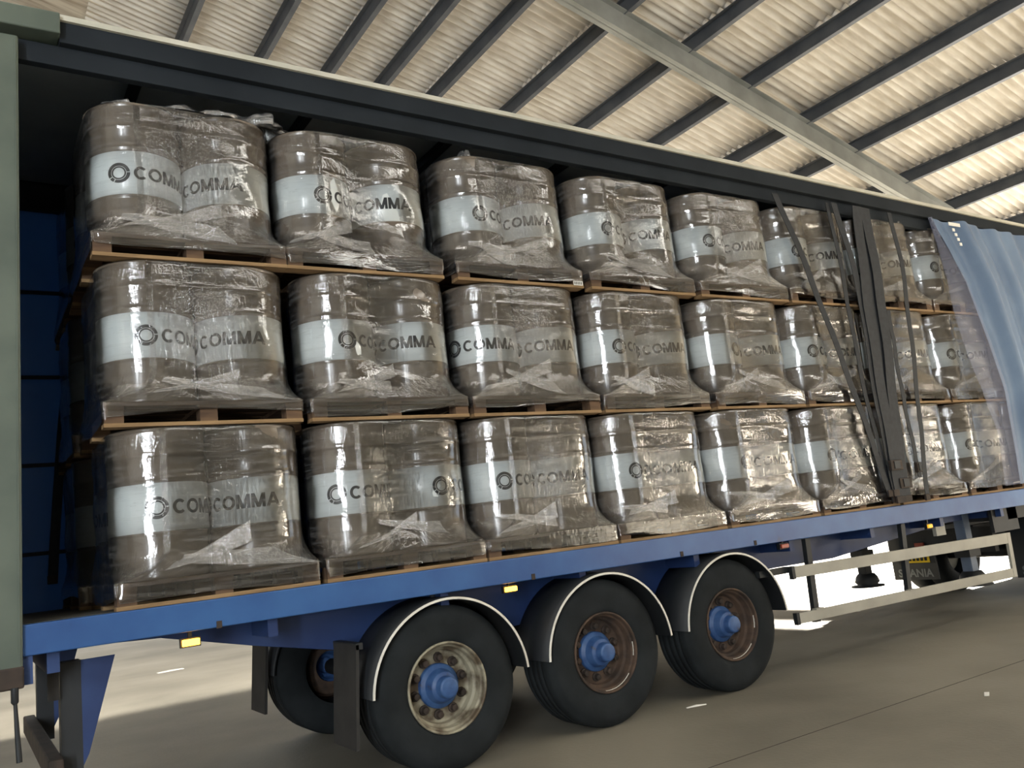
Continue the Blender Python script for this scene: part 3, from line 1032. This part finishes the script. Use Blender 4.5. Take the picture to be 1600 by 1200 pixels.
def film_point_grid(seed, dent, crink):
    r = np.random.RandomState(seed)
    zs = np.concatenate([np.linspace(-0.118, 0.0, 7), np.linspace(0.012, 0.20, 13), np.linspace(0.22, 0.54, 15), np.linspace(0.555, 0.60, 6),
                         np.linspace(0.62, 0.69, 5), np.linspace(0.698, 0.735, 6), np.linspace(0.76, 0.858, 6)])
    u = ARC[:-1]
    waves = [(r.uniform(2, 9), r.uniform(3, 22), r.uniform(0, 6.3), r.uniform(0.0005, 0.0016)) for _ in range(9)]
    ragged = -0.088 + 0.026 * np.sin(u * r.uniform(1.5, 3) + r.uniform(0, 6)) + 0.012 * np.sin(u * 9 + r.uniform(0, 6))
    # gathered pleats running up from the pallet corners
    V, C = [], []
    for z in zs:
        w = max(0.0, 1 - max(z, 0) / 0.20) ** 2.6
        zz = np.maximum(z, ragged) if z < 0 else np.full(NU, z)
        P = P1 * (1 - w) + P2 * w
        Nn = N1
        d = np.zeros(NU)
        for kx, kz, ph, am in waves:
            d += am * np.sin(kx * u * 2 + kz * z + ph)
        pl = 0.004 * np.exp(-((z - 0.09) / 0.06) ** 2) * np.abs(np.sin(u * 21 + z * 50 + seed))
        rid = 0.0038 * np.exp(-((z - 0.712) / 0.016) ** 2) + 0.0022 * np.exp(-((z - 0.573) / 0.010) ** 2)
        dn = dent * MID ** 1.5 * math.exp(-((z - 0.42) / 0.34) ** 4)
        cz = math.exp(-((z - 0.45) / 0.26) ** 4)
        off = d + pl + rid - dn + 0.0012
        XY = P + Nn * off[:, None]
        V.append(np.column_stack([XY, zz]))
        C.append(0.06 + crink * MID * cz + 0.5 * math.exp(-((z - 0.06) / 0.06) ** 2) + 0.25 * math.exp(-((z - 0.80) / 0.06) ** 2))
    for z, inn in ((HD + 0.0035, -0.006), (HD + 0.0055, -0.03), (HD + 0.0045, -0.085)):
        XY = P1 + N1 * (inn + 0.003 * np.sin(u * 17 + seed))[:, None]
        V.append(np.column_stack([XY, np.full(NU, z) + 0.0006 * np.sin(u * 8)]))
        C.append(np.full(NU, 0.3))
    return np.array(V), np.array(C)


def film_mesh(name, V, C, m, closed=True):
    nz, nu = V.shape[:2]
    verts = V.reshape(-1, 3)
    faces = []
    cols = nu if closed else nu - 1
    for i in range(nz - 1):
        for k in range(cols):
            k2 = (k + 1) % nu
            faces.append((i * nu + k, i * nu + k2, (i + 1) * nu + k2, (i + 1) * nu + k))
    me = bpy.data.meshes.new(name)
    me.from_pydata(verts.tolist(), [], faces)
    me.polygons.foreach_set('use_smooth', [True] * len(faces))
    me.materials.append(MT[m])
    at = me.attributes.new('crinkle', 'FLOAT', 'POINT')
    at.data.foreach_set('value', C.reshape(-1).astype(np.float32))
    zz = verts[:, 2]
    dens = 0.32 * np.clip((0.035 - zz) / 0.05, 0, 1) + 0.05 * np.exp(-((zz - 0.02) / 0.05) ** 2)
    if name == 'film_crumple':
        dens = dens * 0 + 0.02
    at2 = me.attributes.new('density', 'FLOAT', 'POINT')
    at2.data.foreach_set('value', dens.astype(np.float32))
    uv = me.uv_layers.new(name='UVMap')
    li = np.zeros(len(me.loops), dtype=np.int32)
    me.loops.foreach_get('vertex_index', li)
    U = (ARC[:-1][li % nu] if closed else (li % nu) / nu * 1.0)
    Vv = verts[li, 2]
    uv.data.foreach_set('uv', np.column_stack([U, Vv]).reshape(-1).astype(np.float32))
    me.update()
    return me


def band_strip(V, C, u0, u1, za, zb, width, out=0.003):
    """Loose end of film: a strip of the wrap lying on it from column u0 at height za to u1 at height zb."""
    n = u1 - u0
    rows = []
    zcol = V[:, :, 2]
    for j in range(5):
        line = []
        for k in range(n + 1):
            t = k / n
            z = za + (zb - za) * t + width * (j / 4 - 0.5) * (0.35 + 0.65 * t)
            col = (u0 + k) % NU
            i = int(np.argmin(np.abs(V[:-3, col, 2] - z)))
            i2 = min(i + 1, V.shape[0] - 4)
            x, y = V[i, col, 0], V[i, col, 1]
            dz = V[i2, col, 2] - V[i, col, 2]
            if dz > 1e-5:
                f = (z - V[i, col, 2]) / dz
                x += (V[i2, col, 0] - x) * f
                y += (V[i2, col, 1] - y) * f
            L = math.hypot(x, y)
            o = out + 0.0025 * math.sin(j * 2.1 + k * 0.7)
            nx_, ny_ = N1[col]
            line.append((x + nx_ * o, y + ny_ * o, z))
        rows.append(line)
    return np.array(rows)


def crumple(cx, cy, z, size, seed, h):
    """Loose film gathered up on top of a load: a small crumpled tent."""
    r = np.random.RandomState(seed)
    n, mrows = 40, 14
    ph = r.uniform(0, 6.3, 8)
    pts = []
    for i in range(mrows):
        t = i / (mrows - 1)
        for k in range(n):
            a = 2 * math.pi * k / n
            wr = 1 + 0.16 * math.sin(5 * a + ph[0] + 3 * t) + 0.10 * math.sin(11 * a + ph[1] - 6 * t) + 0.07 * math.sin(17 * a + ph[2])
            rad = size * math.cos(t * math.pi / 2 * 0.97) ** 0.7 * wr
            hz = h * math.sin(t * math.pi / 2) * (1 + 0.22 * math.sin(3 * a + ph[3]) + 0.10 * math.sin(8 * a + ph[4]))
            pts.append((cx + rad * math.cos(a) * 1.3, cy + rad * math.sin(a), z + hz))
    return np.array(pts).reshape(mrows, n, 3), None


# ---------------------------------------------------------------- load plan
TIER = ['bottom', 'middle', 'top']
ORD = ['first', 'second', 'third', 'fourth', 'fifth', 'sixth', 'seventh', 'eighth', 'ninth']
DX = [[.035, .03, -.005, -.03, -.03, -.027, -.02, 0, 0], [.004, .013, .002, -.007, .027, .03, .01, 0, 0], [-.025, -.074, -.01, .022, .047, .042, .03, .01, 0]]
# heading of the emblem on the two front drums (degrees, 0 = square on to the open side)
A_DEG = [[-12.5, -36, -17, -7, 4, -2.4, 0, -17, 5], [-9.6, -1, -76, -9.7, 15, -14.5, -5, -17, 0], [-27, -1, -6, -5, -14, -12, 0, -15, 3]]
B_END = [[13.6, None, 19, 16, 18, 20, 18, 20, 10], [15.5, 15.6, 23, 25, 25, 28, 20, 20, 20], [5, 15, 13, 25, 15, 18, 20, 20, 12]]
DENT = [[.012, .035, .012, .015, .012, .03, .02, .02, .02], [.004, .05, .006, .02, .03, .02, .02, .02, .02], [.003, .06, .0, .055, .0, .05, .03, .02, .02]]
CRNK = [[.3, .2, .8, .4, .4, .3, .3, .3, .3], [1.0, .2, .9, .5, .3, .3, .3, .3, .3], [1.6, .2, 1.8, .5, 1.0, .3, .3, .3, .3]]
proto_pallet = None
drum_pos = (('front left', -1, -1), ('front right', 1, -1), ('back left', -1, 1), ('back right', 1, 1))
NCOL = 9
film_cache = {}
for r in range(3):
    for k in range(NCOL + 3):
        far = k >= NCOL
        c = k - NCOL if far else k
        x0 = c * PITCH + (0.0 if far else DX[r][c]) + (rng.uniform(-.03, .01) if far else 0)
        y0 = (0.03 + PITCH if far else 0.03)
        z0 = DECK + r * ROWH
        if proto_pallet is None:
            p = proto_pallet = make_pallet()
        else:
            p = copy_tree(proto_pallet)
        p.location = (x0, y0, z0)
        where = ('far-side %s tier, %s stack from the rear' if far else 'near-side %s tier, %s stack from the rear') % (TIER[r], ORD[c])
        tag(p, 'pine pallet under wrapped drums, ' + where, 'pallet', 'wooden pallets under the drums')
        cx, cy, zt = x0 + PW / 2, y0 + PW / 2, z0 + 0.145
        for di, (pos, sx, sy) in enumerate(drum_pos):
            if sy > 0 and c >= 6 and not far:
                continue   # hidden behind the bunched straps and curtain
            if far:
                deg = rng.uniform(-60, 60)
            elif di == 0:
                deg = A_DEG[r][c]
            elif di == 1:
                deg = 0.5 if B_END[r][c] is None else B_END[r][c] - 103.5
            else:
                deg = rng.uniform(0, 360)
            d = make_drum((cx + sx * 0.2835, cy + sy * 0.2835, zt), deg)
            tag(d, 'brown white-banded steel drum, %s on %s' % (pos, where), 'drum', 'wrapped steel drums')
        # film
        f = empty('stretch_wrap', (cx, cy, zt))
        tag(f, 'clear stretch film round four drums, ' + where, 'film', 'stretch wraps round the drum loads')
        sd = 100 * r + k
        V, Cn = film_point_grid(sd, 0.02 if far else DENT[r][c], 0.3 if far else CRNK[r][c])
        place('film', film_mesh('film', V, Cn, 'film'), f)
        if not far:
            rr = random.Random(sd + 5)
            nb = 2 if c < 6 else 1
            for q in range(nb):
                ua = rr.randint(-6, 4)
                ub = ua + rr.randint(14, 24)
                za = rr.uniform(0.03, 0.08) if q == 0 else rr.uniform(0.10, 0.2)
                zb = rr.uniform(0.16, 0.24) if q == 0 else rr.uniform(0.03, 0.08)
                if (r, c) == (0, 1):
                    ua, ub, za, zb = (2, 17, 0.05, 0.215) if q == 0 else (4, 24, 0.20, 0.12)
                B = band_strip(V, Cn, ua, ub, za, zb, rr.uniform(0.06, 0.13))
                place('film_tail', film_mesh('film_tail', B, np.full(B.shape[:2], 0.5), 'film_band', closed=False), f)
            if r == 2 and c in (0, 1, 2, 5, 6):
                spots = {0: [(0.12, -0.36, 0.22, 0.07), (0.47, -0.38, 0.17, 0.10), (-0.36, -0.44, 0.09, 0.04)], 1: [(-0.25, -0.35, 0.10, 0.07)],
                         2: [(-0.33, -0.46, 0.05, 0.07)], 5: [(0.25, -0.4, 0.09, 0.06)], 6: [(0.3, -0.45, 0.1, 0.06), (0.0, -0.4, 0.08, 0.05)]}[c]
                for q, (ox, oy, sz, hh) in enumerate(spots):
                    G, _ = crumple(ox, oy, HD + 0.004, sz, sd + q, hh)
                    nz_, nu_ = G.shape[:2]
                    G2 = np.concatenate([G, G[:, :1]], axis=1)
                    place('film_crumple', film_mesh('film_crumple', G2, np.full(G2.shape[:2], 0.8), 'film_band', closed=False), f)
# shipping label on the third stack's top load
lab = tag(MB().box(-0.045, 0.045, -0.002, 0.002, -0.018, 0.018).build('shipping_label', 'paper', None, (3.50, 0.018, 3.372)),
          'small white paper label on the film at the third top pallet corner', 'label')
for q in range(5):
    MB().box(-0.038 + q * 0.016, -0.030 + q * 0.016, -0.0032, -0.002, -0.012, 0.012).build('print_bar', 'ink', lab)

# ---------------------------------------------------------------- tractor unit, seen under the trailer nose
tu = tag(empty('tractor_unit', (0, 0, 0)), 'dark lorry tractor unit coupled under the trailer, mostly hidden at right', 'lorry')
for yy in (0.85, 1.55):
    MB().box(9.75, 15.5, yy, yy + 0.09, 0.66, 0.92).build('frame_rail', 'black', tu)
MB().box(9.70, 9.78, 0.6, 1.9, 0.60, 0.90).build('rear_beam', 'black', tu)
MB().box(10.7, 11.6, 0.75, 1.75, 0.92, 0.975).build('fifth_wheel', 'black', tu, bevel=0.01)
for (yo, sgn) in ((0.06, 1), (YW - 0.06, -1)):
    for q in range(2):
        ya = yo + sgn * q * 0.33
        yb = ya + sgn * 0.29
        lo = [(0.29, ya + sgn * .03), (0.33, ya), (0.46, ya + sgn * .005), (0.50, ya + sgn * .03), (0.515, ya + sgn * .06), (0.515, yb - sgn * .06), (0.50, yb - sgn * .03), (0.46, yb), (0.33, yb), (0.29, yb - sgn * .03)]
        w_ = MB().lathe(lo, 48, 'y', (10.95, 0, 0.515)).build('wheel', 'rubber', tu)
        MB().lathe([(0.29, ya + sgn * .03), (0.27, ya + sgn * .04), (0.25, ya + sgn * .10), (0.16, ya + sgn * .02 if q == 0 else ya + sgn * .12), (0.0, ya + sgn * .02 if q == 0 else ya + sgn * .12)], 36, 'y', (10.95, 0, 0.515)).build('rim', 'steel_grey', w_)
    ya, yb = (yo, yo + sgn * 0.66)
    g = MB().lathe([(0.58, min(ya, yb)), (0.60, min(ya, yb)), (0.60, max(ya, yb)), (0.58, max(ya, yb)), (0.58, min(ya, yb))], 28, 'y', (10.95, 0, 0.52), a0=0.5, a1=math.pi - 0.1).build('mudguard', 'black', tu)
    fl = MB().box(10.28, 10.30, min(ya, yb), max(ya, yb), 0.22, 0.66).build('mud_flap', 'black', tu)
    MB().box(10.26, 10.36, min(ya, yb), max(ya, yb), 0.60, 0.95).build('flap_hanger', 'black', tu)
    cu = bpy.data.curves.new('lettering', 'FONT')
    cu.body = 'SCANIA'
    cu.size = 0.145
    cu.offset = 0.004
    cu.align_x = 'CENTER'
    tmp = bpy.data.objects.new('tmp', cu)
    COL.objects.link(tmp)
    bpy.context.view_layer.update()
    me = bpy.data.meshes.new_from_object(tmp.evaluated_get(bpy.context.evaluated_depsgraph_get()))
    bpy.data.objects.remove(tmp)
    me.materials.clear()
    me.materials.append(MT['faded_print'])
    t = place('lettering', me, fl, (10.276, (ya + yb) / 2, 0.26))
    t.rotation_euler = (math.pi / 2, 0, -math.pi / 2)
MB().tube([(10.95, 0.2, 0.515), (10.95, YW - 0.2, 0.515)], 0.09, 14).build('axle', 'black', tu)
np_ = MB().box(9.685, 9.70, 1.46, 1.84, 0.50, 0.61).build('number_plate', 'yellow', tu)
for q in range(6):
    MB().box(9.681, 9.686, 1.49 + q * 0.055, 1.525 + q * 0.055, 0.525, 0.585).build('plate_character', 'ink', np_)
MB().box(9.67, 9.70, 1.50, 1.62, 0.70, 0.75).build('tail_lamp', 'red', tu)
MB().box(9.69, 9.71, 1.4, 1.9, 0.49, 0.66).build('plate_holder', 'black', tu)

cabp = [(13.55, 1.0), (15.75, 0.75), (15.95, 1.0), (15.90, 1.9), (15.55, 3.0), (15.2, 3.45), (13.55, 3.75)]
cb = MB().prism(cabp, 0.0, YW).build('cab', 'navy', tu, bevel=0.05)
MB().prism([(15.905, 1.98), (15.93, 1.98), (15.60, 2.98), (15.575, 2.98)], 0.15, YW - 0.15).build('windscreen', 'black', cb)
for sy_ in (0.06, YW - 0.06):
    sg_ = 1 if sy_ < 1 else -1
    w_ = MB().lathe([(0.29, sy_ + sg_ * .03), (0.33, sy_), (0.46, sy_), (0.515, sy_ + sg_ * .05), (0.515, sy_ + sg_ * .26), (0.46, sy_ + sg_ * .3), (0.29, sy_ + sg_ * .27)], 40, 'y', (14.65, 0, 0.515)).build('wheel', 'rubber', tu)
    MB().lathe([(0.29, sy_ + sg_ * .03), (0.25, sy_ + sg_ * .10), (0.16, sy_ + sg_ * .02), (0.0, sy_ + sg_ * .02)], 32, 'y', (14.65, 0, 0.515)).build('rim', 'steel_grey', w_)

# ---------------------------------------------------------------- litter on the floor
def litter(x, y, ln, wd, rz, label, cat='litter', h=0.006):
    o = MB().prism([(-ln / 2, 0), (ln / 2, 0), (ln / 2, h), (0, h * 2.2), (-ln / 2, h)], -wd / 2, wd / 2).build('wood_splinter' if cat == 'splinter' else 'paper_scrap', 'paper', None, (x, y, 0))
    o.rotation_euler.z = rz
    return tag(o, label, cat)
litter(2.05, 9.40, 0.38, 0.10, 0.1, 'white strip of paper lying on the floor beyond the trailer, far left')
litter(4.10, 0.015, 0.17, 0.012, -0.27, 'thin pale splinter on the floor in front of the second and third wheels', 'splinter')
litter(5.31, -1.60, 0.10, 0.03, 0.5, 'small white paper scrap on open floor at the lower right')
